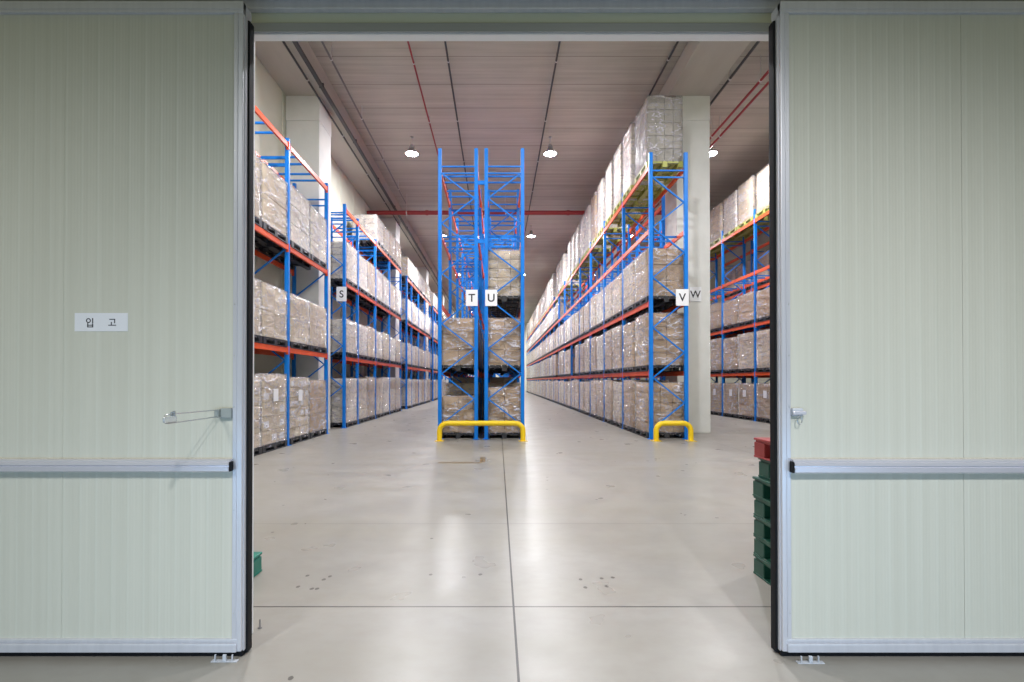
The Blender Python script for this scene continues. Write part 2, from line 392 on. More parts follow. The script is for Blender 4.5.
for ax, an in aisles:
    seq = 0
    for k in range(7):
        y = 7.2 + 9.6 * k
        lab = 'round white high-bay lamp lit above the %s, %s from the doorway' % (an, ORD[k])
        root = empty('high_bay_lamp', (ax, y, 9.35), lab, 'lamp', 'lit high-bay lamps')
        put('housing', LH, root); put('lens', LL, root); put('hanger', LC, root)
        ld = bpy.data.lights.new('high_bay_light', 'AREA'); ld.shape = 'DISK'; ld.size = 0.42; ld.energy = LAMP_POWER
        ld.color = (0.97, 0.97, 1.0)
        lo = bpy.data.objects.new('high_bay_light', ld); COL.objects.link(lo); lo.parent = root; lo.location = (0, 0, -0.03)

# ------------------------------------------------------------------ racks
POST = 0.092
def frame_meshes_cache(): return {}
FC = {}
def post_mesh(H):
    k = ('post', H)
    if k not in FC:
        b = MB(); b.box(-POST / 2, POST / 2, -0.04, 0.04, 0.008, H, M['blue'], 0.008)
        b.box(-0.08, 0.08, -0.075, 0.075, 0, 0.01, M['blue'])
        FC[k] = b.mesh('post')
    return FC[k]
def braces(D, H, flip):
    """(a, b) pairs in the frame's plane: level bars at the foot and head and a zigzag between"""
    n0, pitch = 0.30, 0.628
    L, Rr = (POST, D - POST) if not flip else (D - POST, POST)
    out = []
    z = H - 0.62; s = 0
    while z - pitch > 0.2:
        a, c = (L, Rr) if s == 0 else (Rr, L)
        out.append(((a, 0, z), (c, 0, z - pitch))); z -= pitch; s ^= 1
    out += [((POST, 0, H - 0.45), (D - POST, 0, H - 0.45)), ((POST, 0, H - 0.62), (D - POST, 0, H - 0.62))]
    return out
def brace_mesh(D, H, flip, i=None):
    k = ('br', round(D, 3), H, flip, i)
    if k not in FC:
        b = MB(); lst = braces(D, H, flip)
        for a, c in (lst if i is None else [lst[i]]): b.bar(a, c, 0.03, 0.042, M['blue'], (0, 1, 0))
        FC[k] = b.mesh('bracing' if i is None else 'brace')
    return FC[k]
def beam_mesh(L):
    k = ('beam', round(L, 3))
    if k not in FC:
        b = MB(); b.box(-0.022, 0.022, 0, L, -0.115, 0, M['orange'], 0.005)
        for y in (0, L - 0.008): b.box(-0.03, 0.034, y, y + 0.008, -0.155, 0.03, M['orange'])
        FC[k] = b.mesh('beam')
    return FC[k]
RACKS = {}
def support_mesh(D):
    k = ('sup', round(D, 3))
    if k not in FC:
        b = MB(); b.box(0.048, D - 0.048, -0.02, 0.02, -0.05, -0.006, M['blue'], 0.004); FC[k] = b.mesh('support_bar')
    return FC[k]
def rack(key, x0, x1, frames, levels, H, label, flip=False, detail_to=19.0, max_bays=12, supports=(), sup_bays=6):
    """x0<x1 outer faces; frames = positions along the aisle"""
    root = empty('pallet_rack', (x0, frames[0], 0), label, 'pallet rack', 'blue and orange pallet racks')
    D = x1 - x0
    for y in frames:
        fr = bpy.data.objects.new('upright_frame', None); COL.objects.link(fr); fr.parent = root; fr.location = (0, y - frames[0], 0); fr.empty_display_size = 0.1
        put('post', post_mesh(H), fr, (POST / 2, 0, 0)); put('post', post_mesh(H), fr, (D - POST / 2, 0, 0))
        if y < detail_to:
            for i in range(len(braces(D, H, flip))): put('brace', brace_mesh(D, H, flip, i), fr)
        else: put('bracing', brace_mesh(D, H, flip), fr)
    far = MB()
    for n in range(len(frames) - 1):
        y0, y1 = frames[n] + 0.041, frames[n + 1] - 0.041
        for z in levels:
            for bx in (0.026, D - 0.026):
                if n < max_bays: put('beam', beam_mesh(y1 - y0), root, (bx, y0 - frames[0], z))
                else: far.box(bx - 0.022, bx + 0.022, y0 - frames[0], y1 - frames[0], z - 0.115, z, M['orange'])
    for z in supports:
        for n in range(min(sup_bays, len(frames) - 1)):
            L = frames[n + 1] - frames[n]
            for f in (0.24, 0.39, 0.62, 0.78): put('support_bar', support_mesh(D), root, (0, frames[n] - frames[0] + f * L, z))
    if far.v: tag(far.build('beam', root), kind='stuff')
    RACKS[key] = (x0, x1, frames, levels)
    return root

LV = [1.70, 3.45, 5.27, 6.87]
LS = [2.20, 4.50, 6.80]
HV, HS = 7.275, 6.92
Y0 = 12.1; BAY = 2.6
fT = [Y0 + BAY * i for i in range(17)]
fV = [Y0 + BAY * i for i in range(21)]
rT = rack('T', -1.50, -0.50, fT, LV, HV, 'tall rack row behind the letter T sign, left half of the centre pair', supports=LV[2:], sup_bays=8)
rack('U', -0.34, 0.66, fT, LV, HV, 'tall rack row behind the letter U sign, right half of the centre pair', flip=True, supports=LV[2:], sup_bays=8)
rack('V', 3.78, 4.75, fV, LV, HV - 0.1, 'long fully loaded rack row behind the letter V sign', supports=LV[2:3], sup_bays=7)
for n in range(3):
    rack('W%d' % n, 5.02, 5.98, [14.8 + 10.15 * n + 2.8 * i for i in range(4)], LV, HV, ['rack section directly behind the letter W column', 'second rack section behind the letter W column', 'third rack section behind the letter W column'][n], flip=True, detail_to=16, supports=LV[2:3])
rack('near', -5.68, -4.70, [6.0, 8.42, 10.88, 13.36], LS, HS, 'rack section beside the doorway left jamb, in front of the first column', detail_to=20, supports=LS[2:])
S1 = [14.93, 16.30, 18.65, 21.05, 23.5]
rack('S', -5.68, -4.70, S1, LS, HS, 'rack section carrying the letter S sign on its front post', flip=True, detail_to=20, supports=LS[2:])
secs = [('S2', 'second left rack section past the letter S sign post'), ('S3', 'third left rack section past the letter S sign post')]
for n, (k, lab) in enumerate(secs):
    rack(k, -5.68, -4.70, [y + 10.15 * (n + 1) for y in S1], LS, HS, lab, flip=True, detail_to=0)
fX = [12.35, 14.93, 17.5, 20.05, 22.6, 25.2, 27.8, 30.4]
LX = [1.76, 3.54, 5.42, 7.30]
rack('X', 9.28, 10.26, fX, LX, 7.68, 'rack row across the right aisle, seen right of the column', detail_to=23, supports=LX[1:3], sup_bays=5)
rack('Y', 10.5, 11.48, fX[:5], LV, HV, 'rack row hidden behind the right aisle rack, back to back with it', flip=True, detail_to=0)
# row spacers tie the T and U rows together
for k, z in enumerate((6.42, 4.95)):
    b = MB(); b.box(0.0, 0.1585, -0.02, 0.02, -0.05, 0.05, M['blue'], 0.004)
    b.build('row_spacer', rT, (1.0, 0, z))

# ------------------------------------------------------------------ pallet loads
PC = {}
def pallet_mesh(w, d, h, m, key):
    k = ('pal', round(w, 3), round(d, 3), round(h, 3), key)
    if k not in PC:
        b = MB(); t = 0.022
        n = 7
        for i in range(n):                     # top deck slats
            x = -w / 2 + i * (w - 0.11) / (n - 1); b.box(x, x + 0.11, -d / 2, d / 2, h - t, h, m)
        for y in (-d / 2, -0.06, d / 2 - 0.12): b.box(-w / 2, w / 2, y, y + 0.12, h - 2 * t, h - t, m)
        for x in (-w / 2, -0.06, w / 2 - 0.12):
            b.box(x, x + 0.12, -d / 2, d / 2, 0, t, m)
            for y in (-d / 2, -0.06, d / 2 - 0.12): b.box(x, x + 0.12, y, y + 0.12, t, h - 2 * t, m)
        PC[k] = b.mesh('pallet')
    return PC[k]
def carton_mesh(sx, sy, sz, m, lab):
    k = ('car', round(sx, 3), round(sy, 3), round(sz, 3), m.name, lab)
    if k not in PC:
        b = MB(); g = 0.0045
        b.box(-sx / 2 + g, sx / 2 - g, -sy / 2 + g, sy / 2 - g, g, sz - g, m, 0.006)
        e = 0.0006
        b.box(-sx / 2 + 2 * g, sx / 2 - 2 * g, -0.025, 0.025, sz - g, sz - g + e, M['tape'])
        for s in (-1, 1):
            x = s * (sx / 2 - g); b.box(min(x, x + s * e), max(x, x + s * e), -0.025, 0.025, sz * 0.72, sz - 2 * g, M['tape'])
        if lab:
            for s in (-1, 1):
                x = s * (sx / 2 - g); b.box(min(x, x + s * e), max(x, x + s * e), -sy * 0.3, sy * 0.3, sz * 0.2, sz * 0.66, M['paper'])
                y = s * (sy / 2 - g); b.box(-sx * 0.3, sx * 0.3, min(y, y + s * e), max(y, y + s * e), sz * 0.2, sz * 0.66, M['paper'])
        PC[k] = b.mesh('carton')
    return PC[k]
def stack_mesh(w, d, h, nx, ny, nz, m):
    k = ('stk', round(w, 3), round(d, 3), round(h, 3), nx, ny, nz, m.name)
    if k not in PC:
        b = MB(); g = 0.006
        for i in range(nx):
            for j in range(ny):
                for q in range(nz):
                    if 0 < i < nx - 1 and 0 < j < ny - 1 and q < nz - 1: continue
                    b.box(-w / 2 + i * w / nx + g, -w / 2 + (i + 1) * w / nx - g, -d / 2 + j * d / ny + g, -d / 2 + (j + 1) * d / ny - g,
                          q * h / nz + g * 0.8, (q + 1) * h / nz - g / 2, m)
        PC[k] = b.mesh('carton_stack')
    return PC[k]
def film_mesh(w, d, h, seed):
    k = ('film', round(w, 3), round(d, 3), round(h, 3), seed)
    if k not in PC:
        rr = random.Random(seed * 77 + 5)
        bm = bmesh.new(); n = 7; e = 0.012
        def P(i, j, q):   # grid on the five faces of a box, i,j in 0..n across, q in 0..n up
            return (-w / 2 - e + i / n * (w + 2 * e), -d / 2 - e + j / n * (d + 2 * e), -0.06 + q / n * (h + 0.06 + e))
        vs = {}
        def V(i, j, q):
            if (i, j, q) not in vs:
                p = Vector(P(i, j, q)); r = lambda: rr.uniform(0, 0.011)
                if i == 0: p.x -= r()
                if i == n: p.x += r()
                if j == 0: p.y -= r()
                if j == n: p.y += r()
                if q == n: p.z += r()
                vs[i, j, q] = bm.verts.new(p)
            return vs[i, j, q]
        for a in range(n):
            for c in range(n):
                for s in (0, n):
                    bm.faces.new((V(s, a, c), V(s, a + 1, c), V(s, a + 1, c + 1), V(s, a, c + 1)))
                    bm.faces.new((V(a, s, c), V(a + 1, s, c), V(a + 1, s, c + 1), V(a, s, c + 1)))
                bm.faces.new((V(a, c, n), V(a + 1, c, n), V(a + 1, c + 1, n), V(a, c + 1, n)))
        bmesh.ops.recalc_face_normals(bm, faces=bm.faces[:])
        me = bpy.data.meshes.new('stretch_wrap'); bm.to_mesh(me); bm.free()
        me.polygons.foreach_set('use_smooth', [True] * len(me.polygons)); me.materials.append(M['film'])
        PC[k] = me
    return PC[k]
n_loads = 0
def load(x, y, z, w, d, h, label, group, board='carton', grid=(2, 2, 3), near=False, pal='pallet_black', lab=False, film=True, sheet=0):
    """a shrink-wrapped pallet of cartons; (x, y, z) = centre of its base; h = carton height above the pallet"""
    global n_loads; n_loads += 1
    ph = 0.145
    root = empty('pallet_load', (x, y, z + 0.002), label, 'pallet load', group)
    root.rotation_euler.z = R.uniform(-0.008, 0.008)
    put('pallet', pallet_mesh(w, d, ph, M[pal], pal), root)
    nx, ny, nz = grid; m = M[board]; cw, cd = w - 0.05, d - 0.05
    if near:
        for i in range(nx):
            for j in range(ny):
                for q in range(nz):
                    if 0 < i < nx - 1 and 0 < j < ny - 1 and q < nz - 1: continue
                    px = -cw / 2 + (i + 0.5) * cw / nx; py = -cd / 2 + (j + 0.5) * cd / ny
                    put('carton', carton_mesh(cw / nx, cd / ny, h / nz, m, R.random() < lab), root, (px + R.uniform(-.003, .003), py + R.uniform(-.003, .003), ph + q * h / nz))
    else: put('carton_stack', stack_mesh(cw, cd, h, nx, ny, nz, m), root, (0, 0, ph))
    if film: put('stretch_wrap', film_mesh(cw, cd, h, R.randrange(4)), root, (0, 0, ph))
    if sheet:
        sx = sheet * (w / 2 + 0.012); b = MB(); b.box(min(sx, sx - sheet * 0.002), max(sx, sx - sheet * 0.002), -0.11, 0.11, -0.13, 0.13, M['paper'])
        b.build('paper_label', root, (0, R.uniform(-0.12, 0.12), ph + h * 0.70))
    return root

GRIDS = [(2, 2, 3), (2, 3, 4), (3, 2, 4), (3, 3, 5), (2, 2, 4)]
def quant(v): return round(v / 0.06) * 0.06
def fill(key, level, hmean, hjit, label_fn, group, near_to, skip=lambda i: False, boards=('carton',), pal='pallet_black', xoff=0.0, y_min=0, y_max=999, grids=GRIDS, single=(), lab=False, w=1.0, depth=1.14, jit=0.012, sheet=0):
    x0, x1, frames, levels = RACKS[key]
    z = 0.0 if level == 0 else levels[level - 1]
    i = 0
    for n in range(len(frames) - 1):
        a, c = frames[n] + 0.06, frames[n + 1] - 0.06
        m = 1 if n in single else 2
        for q in range(m):
            span = (c - a) / m; yc = a + (q + 0.5) * span
            d = min(depth, span - 0.06)
            if y_min <= yc <= y_max:
                if not skip(i):
                    h = max(0.6, quant(hmean + R.uniform(-hjit, hjit)))
                    near = yc < near_to
                    load((x0 + x1) / 2 + xoff, yc + R.uniform(-jit, jit), z, w, d, h, label_fn(i, yc), group,
                         R.choice(boards), R.choice(grids), near, pal, lab, True, sheet)
                i += 1
    return i

lvname = {0: 'on the floor', 1: 'on the lowest shelf', 2: 'on the second shelf', 3: 'on the third shelf', 4: 'on the top shelf'}
# V row
def vlab(level, desc):
    return (lambda i, y: '%s %s of rack V, %s from the V sign' % (desc, lvname[level], ORD[i])) if level else \
        (lambda i, y: '%s %s under V rack, %s from the yellow guard' % (desc, lvname[0], ORD[i]))
fill('V', 0, 1.29, 0.03, vlab(0, 'wrapped carton load'), 'loads on the floor of rack V', 17.2, boards=('carton', 'carton', 'carton_pale'))
fill('V', 1, 1.30, 0.06, vlab(1, 'wrapped carton load'), 'loads on the lowest shelf of rack V', 17.2, boards=('carton', 'carton', 'carton_pale', 'carton_white'), skip=lambda i: i in (9, 14))
fill('V', 2, 1.17, 0.05, vlab(2, 'wrapped carton load'), 'loads on the second shelf of rack V', 17.2, boards=('carton_pale', 'carton', 'carton_white'))
fill('V', 3, 1.05, 0.08, vlab(3, 'white-wrapped load'), 'loads on the third shelf of rack V', 0, skip=lambda i: i < 14, boards=('carton_white', 'carton_pale'))
fill('V', 4, 1.78, 0.06, vlab(4, 'tall white-wrapped load'), 'tall loads on the top shelf of rack V', 17.2, skip=lambda i: i < 2 or i in (11, 15), boards=('carton_white', 'carton_white', 'carton'), pal='pallet_yellow', depth=0.88, jit=0.07)
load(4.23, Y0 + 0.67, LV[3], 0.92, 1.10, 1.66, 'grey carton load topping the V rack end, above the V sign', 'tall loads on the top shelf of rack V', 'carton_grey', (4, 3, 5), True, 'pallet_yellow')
load(4.265, Y0 + 2.06, LV[3], 1.0, 0.92, 1.78, 'tall white-wrapped load just behind the grey topmost load of V rack', 'tall loads on the top shelf of rack V', 'carton_white', (2, 2, 4), True, 'pallet_yellow')
# T and U ends
for key in ('T', 'U'):
    xc = -1.0 if key == 'T' else 0.16
    gr = 'loads in the centre rack pair'
    load(xc, Y0 + 0.64, 0, 0.98, 1.12, 0.92 if key == 'T' else 1.14, 'carton load on the floor at the end of rack %s behind the yellow guard' % key, gr, 'carton', (2, 2, 3), True)
    load(xc, Y0 + 0.64, LV[0], 1.0, 1.14, 1.18, 'carton load on the lowest shelf at the end of rack %s below its sign' % key, gr, 'carton', (2, 2, 3), True)
    for q in range(1, 8):
        for lv in (0, 1):
            load(xc, fT[q // 2] + 0.67 + 1.24 * (q % 2), (0, LV[0])[lv], 0.98, 1.12, (1.24 if q == 1 else 1.405) if lv == 0 else 1.18, 'carton load %s inside rack %s, %s behind its end load' % (lvname[lv], key, ORD[q - 1]), gr, 'carton_pale', (2, 2, 3))
for q in range(1, 6):
    load(0.16, fT[q // 2] + 0.67 + 1.24 * (q % 2), LV[1], 0.98, 1.12, 1.1, 'pale carton load on the second shelf inside rack U, %s behind the five-layer load' % ORD[q - 1], 'loads in the centre rack pair', 'carton_pale', (2, 2, 3))
load(0.16, Y0 + 0.64, LV[1], 1.0, 1.14, 1.15, 'carton load of five layers on the second shelf end of rack U', 'loads in the centre rack pair', 'carton_pale', (3, 3, 5), True)
# left near section
def nlab(level): return lambda i, y: 'carton load %s by the left jamb, %s from the column' % (lvname[level], ['fourth', 'third', 'second', 'first'][i - 2])
gl = 'wrapped loads in the rack beside the left jamb'
fill('near', 0, 1.40, 0.03, nlab(0), gl, 99, y_min=8.5, y_max=12.0, boards=('carton_white', 'carton_pale'), grids=[(3, 3, 5), (3, 4, 6)], lab=0.35, sheet=1)
fill('near', 0, 1.30, 0.02, nlab(0), gl, 99, y_min=12.0, boards=('carton',), grids=[(2, 2, 3)])
fill('near', 1, 1.06, 0.03, nlab(1), gl, 99, y_min=8.5, boards=('carton_pale', 'carton_white'), grids=[(2, 2, 2), (2, 2, 3)])
fill('near', 2, 1.22, 0.04, nlab(2), gl, 99, y_min=8.5, boards=('carton_pale', 'carton_white'), grids=[(2, 2, 2), (2, 2, 3)])
# S sections
def slab(level, place): return lambda i, y: 'carton load %s, %s, %s from the near end' % (lvname[level if level < 3 else 4], place, ORD[i])
for key, place, near in (('S', 'rack S', 18.0), ('S2', 'next section past S', 0), ('S3', 'second section past S', 0)):
    gg = 'wrapped loads in the ' + place
    fill(key, 0, 1.40, 0.04, slab(0, place), gg, near, boards=('carton_pale', 'carton', 'carton_white'), single=(0,), grids=[(2, 2, 4), (2, 2, 3)])
    fill(key, 1, 1.05, 0.03, slab(1, place), gg, near, boards=('carton_pale', 'carton_white'), single=(0,), grids=[(2, 2, 2), (2, 2, 3)])
    fill(key, 2, 1.12, 0.04, slab(2, place), gg, near, boards=('carton_white', 'carton_pale'), single=(0,), grids=[(2, 2, 2), (2, 2, 3)])
    fill(key, 3, 0.98, 0.02, slab(3, place), gg, near, boards=('carton_white', 'carton_pale'), single=(0,), skip=(lambda i: i < 3) if key == 'S' else (lambda i: False), grids=[(2, 2, 2), (2, 2, 3)])
# X row across the right aisle
def xlab(level, desc): return lambda i, y: '%s %s across the right aisle, %s from the door edge' % (desc, lvname[level], ORD[i - 2])
kw = dict(y_min=15.0, y_max=27)
fill('X', 0, 1.20, 0.02, xlab(0, 'brown wrapped load'), 'loads on the floor of the right aisle rack', 24, boards=('carton',), grids=[(2, 2, 3)], lab=False, sheet=-1, **kw)
fill('X', 1, 1.30, 0.04, xlab(1, 'small-carton load'), 'loads on the lowest shelf of the right aisle rack', 21, boards=('carton', 'carton_pale'), grids=[(3, 4, 6), (3, 3, 5)], **kw)
fill('X', 2, 1.02, 0.05, xlab(2, 'brown wrapped load'), 'loads on the second shelf of the right aisle rack', 21, boards=('carton',), grids=[(2, 2, 3)], **kw)
fill('X', 4, 1.47, 0.03, xlab(4, 'pale wrapped load'), 'loads on the top shelf of the right aisle rack', 21, boards=('carton_pale', 'carton_white'), grids=[(2, 2, 3), (2, 2, 4)], pal='pallet_yellow', **kw)
for lv, word, bd in ((3, 'pale', 'carton_pale'), (2, 'brown', 'carton')):
    fill('Y', lv, 1.1, 0.05, lambda i, y: '%s load %s behind the right aisle rack, %s from the door edge' % (word, lvname[lv], ORD[i - 3]), 'loads behind the right aisle rack', 0, boards=(bd,), y_min=16, y_max=24)

# ------------------------------------------------------------------ yellow guards
def guard(xa, xb, y, label):
    root = empty('barrier_guard', ((xa + xb) / 2, y, 0), label, 'guard rail', 'yellow tube guards')
    w = (xb - xa) / 2; r = 0.063; h = 0.49 - r; c = 0.19
    pts = [(-w, 0, 0.012)]
    for k in range(9):
        a = math.pi - k * math.pi / 16; pts.append((-w + c + c * math.cos(a), 0, h - c + c * math.sin(a)))
    pts += [(-x, yy, z) for x, yy, z in reversed(pts)]
    b = MB(); b.tube(pts, r, M['yellow'], 20); b.build('hoop', root)
    for s in (-1, 1):
        b = MB(); b.box(s * w - 0.11, s * w + 0.11, -0.11, 0.11, 0, 0.013, M['yellow'], 0.003)
        for i in (-1, 1):
            for j in (-1, 1): b.lathe((s * w + i * 0.088, j * 0.088, 0.013), [(0.014, 0), (0.014, 0.012), (0.001, 0.014)], M['steel'], 8)
        b.build('base_plate', root)
guard(-1.414, 0.605, 11.72, 'yellow tubular guard hoop in front of the T and U rack ends')
guard(3.825, 4.665, 11.72, 'short yellow tubular guard hoop at the foot of the V rack')

# ------------------------------------------------------------------ letter signs
def glyph(ch, size):
    cu = bpy.data.curves.new('lettering', 'FONT'); cu.body = ch; cu.size = size; cu.align_x = 'CENTER'; cu.align_y = 'CENTER'; cu.extrude = 0.0008; cu.offset = 0.004
    o = bpy.data.objects.new('tmp', cu); COL.objects.link(o)
    dg = bpy.context.evaluated_depsgraph_get(); dg.update()
    me = bpy.data.meshes.new_from_object(o.evaluated_get(dg)); bpy.data.objects.remove(o)
    xs = [v.co.x for v in me.vertices]; ys = [v.co.y for v in me.vertices]
    me.transform(Matrix.Translation((-(min(xs) + max(xs)) / 2, -(min(ys) + max(ys)) / 2, 0)))
    me.transform(Matrix.Rotation(math.pi / 2, 4, 'X'))
    me.materials.clear(); me.materials.append(M['ink']); me.name = 'lettering'
    return me
def letter_sign(ch, px0, px1, py0, py1, D, label):
    s = D / F; x0, x1 = (px0 - CX) * s, (px1 - CX) * s; z0, z1 = CH + (CY - py1) * s, CH + (CY - py0) * s
    root = empty('letter_sign', ((x0 + x1) / 2, D, (z0 + z1) / 2), label, 'sign', 'rack letter signs')
    w, h = (x1 - x0) / 2, (z1 - z0) / 2
    b = MB(); b.box(-w, w, 0, 0.006, -h, h, M['paper'], 0.0015); b.build('plate', root)
    put('lettering', glyph(ch, h * 1.36), root, (0, -0.0012, 0))
letter_sign('S', 336.2, 346.4, 286.6, 301.2, 14.87, 'white sign with black letter S on the left rack post')
letter_sign('T', 465.8, 477.6, 289.6, 305.9, 12.04, 'white sign with black letter T on the centre left rack')
letter_sign('U', 485.2, 497.2, 289.6, 305.9, 12.04, 'white sign with black letter U on the centre right rack')
letter_sign('V', 676.2, 689.0, 289.0, 305.6, 12.04, 'white sign with black letter V on the right rack post')
letter_sign('W', 689.8, 701.6, 286.8, 301.4, 13.48, 'white sign with black letter W on the concrete column')

# ------------------------------------------------------------------ sliding doors
DY = 2.54; SC = F / DY                     # front plane of the doors and its pixels per metre
def dx(px): return (px - CX) * (DY + 0.012) / F
def dz(py): return CH + (CY - py) / SC
ZT, ZB = dz(2) + 0.016, 0.034
def door(num, xs, x_panel, outer, seam, label, sg):
    """xs = world x of stile edge, channel edge, rubber tip; sg = +1 for the leaf on the left, -1 on the right"""
    edge_in, chan, tip_x = xs; left = sg > 0
    root = empty('door_%d' % num, ((edge_in + outer) / 2, DY, 0), label, 'sliding door', 'pair of sliding doors', 'structure')
    ox = root.location.x
    X = lambda v: v - ox
    lo, hi = sorted((x_panel, outer))
    gap = 0.0004 if left else 0.001
    for a, c in ((lo, seam - gap), (seam + gap, hi)):
        b = MB(); b.box(X(a), X(c), 0.012, 0.085, ZB + 0.03, ZT - 0.03, M['panel']); b.build('panel', root)
    s0, s1 = sorted((edge_in, x_panel))
    b = MB(); b.box(X(s0), X(s1), 0.0, 0.03, ZB, ZT, M['alu'], 0.004)
    mid = x_panel + sg * 0.022
    b.box(X(mid) - 0.003, X(mid) + 0.003, -0.004, 0.004, ZB + 0.08, ZT - 0.065, M['alu'], 0.001)
    st = b.build('stile', root)
    for k in range(12):
        b = MB(); xx = X(x_panel) + sg * 0.010; b.tube([(xx, -0.002, ZB + 0.2 + k * 0.27), (xx, 0.004, ZB + 0.2 + k * 0.27)], 0.0035, M['steel'], 8); b.build('screw', st)
    e0, e1 = sorted((edge_in - sg * 0.004, chan))
    b = MB(); b.box(X(e0), X(e1), 0.018, 0.05, ZB - 0.005, ZT - 0.07, M['alu'], 0.002); b.build('edge_channel', root)
    q0, q1 = sorted((chan - sg * 0.02, tip_x))
    b = MB()
    n = 16; prof = []
    for k in range(n):
        a = 2 * math.pi * k / n; prof.append(((q0 + q1) / 2 + (q1 - q0) / 2 * math.copysign(abs(math.cos(a)) ** 0.4, math.cos(a)), 0.064 + 0.027 * math.copysign(abs(math.sin(a)) ** 0.4, math.sin(a))))
    z0, z1 = 0.012, ZT - 0.075
    vs = [(X(x), y, z0) for x, y in prof] + [(X(x), y, z1) for x, y in prof]
    b.add(vs, [(k, (k + 1) % n, n + (k + 1) % n, n + k) for k in range(n)] + [tuple(range(n)), tuple(range(n, 2 * n))], M['rubber'])
    b.build('edge_seal', root)
    r0, r1 = sorted((edge_in, outer))
    b = MB(); b.box(X(r0), X(r1), -0.004, 0.09, ZT - 0.045, ZT, M['alu'], 0.004); b.box(X(r0), X(r1), -0.0025, 0.08, ZT - 0.062, ZT - 0.045, M['alu'], 0.002)
    b.build('top_rail', root)
    b = MB()
    c0, c1 = (r0, r1 - 0.02) if left else (r0 + 0.02, r1)
    b.box(X(c0), X(c1), -0.012, 0.09, ZB, ZB + 0.046, M['alu'], 0.006); b.box(X(c0), X(c1), -0.003, 0.085, ZB + 0.046, ZB + 0.066, M['alu'], 0.005)
    b.build('bottom_rail', root)
    b = MB(); b.box(X(r0), X(r1), 0.015, 0.085, 0.004, ZB + 0.002, M['rubber']); b.build('bottom_seal', root)
    # bumper rail: ribbed aluminium extrusion
    ze, zt = (0.980, 1.042) if left else (0.972, 1.042); hh = zt - ze
    prof = [(y * 0.75, z) for y, z in [(0.016, ze), (-0.045, ze), (-0.058, ze + 0.10 * hh), (-0.060, ze + 0.42 * hh), (-0.050, ze + 0.47 * hh), (-0.050, ze + 0.53 * hh), (-0.058, ze + 0.58 * hh),
            (-0.054, ze + 0.78 * hh), (-0.042, ze + 0.82 * hh), (-0.040, ze + 0.95 * hh), (-0.030, zt), (0.016, zt)]]
    tip = -1.389 if left else 1.531
    a, c = sorted((tip, outer)); b = MB(); b.extrude_x(prof, X(a), X(c), M['alu_bright'])
    br = b.build('bumper_rail', root)
    t0, t1 = sorted((tip, tip + sg * 0.007))
    b = MB(); b.box(X(t0), X(t1), -0.040, -0.006, ze + 0.002, zt - 0.010, M['rubber'], 0.003); b.build('end_cap', br)
    return root, X
rootL, XLf = door(1, (-1.344, -1.339, -1.329), dx(233.6), -3.1, dx(63), 'cream sliding door with paper sign and wire latch loop', 1)
rootR, XRf = door(2, (1.490, 1.485, 1.474), dx(789.5), 3.6, dx(963), 'cream sliding door without a sign, beside the stacked plastic pallets', -1)
# left latch: plate with a long wire loop standing out from the door
z0 = dz(413); x0 = XLf(dx(228))
b = MB(); b.box(x0 - 0.028, x0 + 0.030, -0.012, 0.012, z0 - 0.026, z0 + 0.026, M['grey_plastic'], 0.005)
b.box(x0 - 0.05, x0 - 0.026, -0.03, 0.012, z0 - 0.022, z0 + 0.022, M['grey_plastic'], 0.006)
la = b.build('latch', rootL)
b = MB(); xa = x0 - 0.035; pts = [(xa, 0.0, z0 + 0.018), (xa - 0.002, -0.40, z0 + 0.020)]
for k in range(9):
    a = math.pi / 2 - math.pi * k / 8; pts.append((xa - 0.002, -0.40 - 0.024 * math.cos(a), z0 - 0.0 + 0.020 * math.sin(a)))
pts += [(xa, 0.0, z0 - 0.018)]
b.tube(pts, 0.003, M['steel'], 8); b.build('latch_loop', la)
b = MB(); b.box(xa - 0.008, xa + 0.006, -0.425, -0.345, z0 - 0.016, z0 + 0.010, M['clear'], 0.004); b.tube([(xa, -0.36, z0 + 0.01), (xa, -0.36, z0 + 0.034)], 0.006, M['steel'], 8)
b.tube([(xa, -0.375, z0 + 0.01), (xa, -0.375, z0 + 0.03)], 0.005, M['steel'], 8)
b.build('loop_grip', la)
# right latch: small cup with a ring
z0 = dz(412); x0 = XRf(dx(796))
b = MB(); b.box(x0 - 0.034, x0 + 0.026, -0.014, 0.012, z0 - 0.022, z0 + 0.022, M['white_plastic'], 0.009); b.box(x0 - 0.034, x0 + 0.036, -0.022, -0.010, z0 - 0.014, z0 + 0.006, M['alu_bright'], 0.005)
la = b.build('latch', rootR)
b = MB(); pts = [(x0 + 0.0 + 0.012 * math.cos(a), -0.018, z0 - 0.042 + 0.022 * math.sin(a)) for a in [2 * math.pi * k / 16 for k in range(17)]]
b.tube(pts, 0.0025, M['steel'], 6); b.build('latch_ring', la)

# paper sign with the two Korean syllables
sx0, sx1, sz0, sz1 = dx(74.6), dx(127.8), dz(331), dz(312.6)
root = empty('paper_sign', ((sx0 + sx1) / 2, DY + 0.0115, (sz0 + sz1) / 2), 'small white paper sign with two Korean syllables on the left door', 'sign')
w, h = (sx1 - sx0) / 2, (sz1 - sz0) / 2
b = MB(); b.box(-w, w, -0.0015, 0, -h, h, M['paper']); b.build('sheet', root)
b = MB(); e0, e1 = -0.0022, -0.0015
def px_(p): return (p - 527.0) / 12.8 / SC      # from the enlarged crop, 12.8 px per px
def pz_(p): return (277.0 - p) / 12.8 / SC
def stroke(xa, xb, ya, yb): b.box(px_(xa), px_(xb), e0, e1, pz_(yb), pz_(ya), M['ink'])
cxr, czr, ro, ri, n = px_(363), pz_(258), 31 / 12.8 / SC, 19 / 12.8 / SC, 24     # ieung ring
vs = []
for k in range(n):
    a = 2 * math.pi * k / n
    for r in (ri, ro):
        for y in (e0, e1): vs.append((cxr + r * math.cos(a), y, czr + r * math.sin(a)))
fs = []
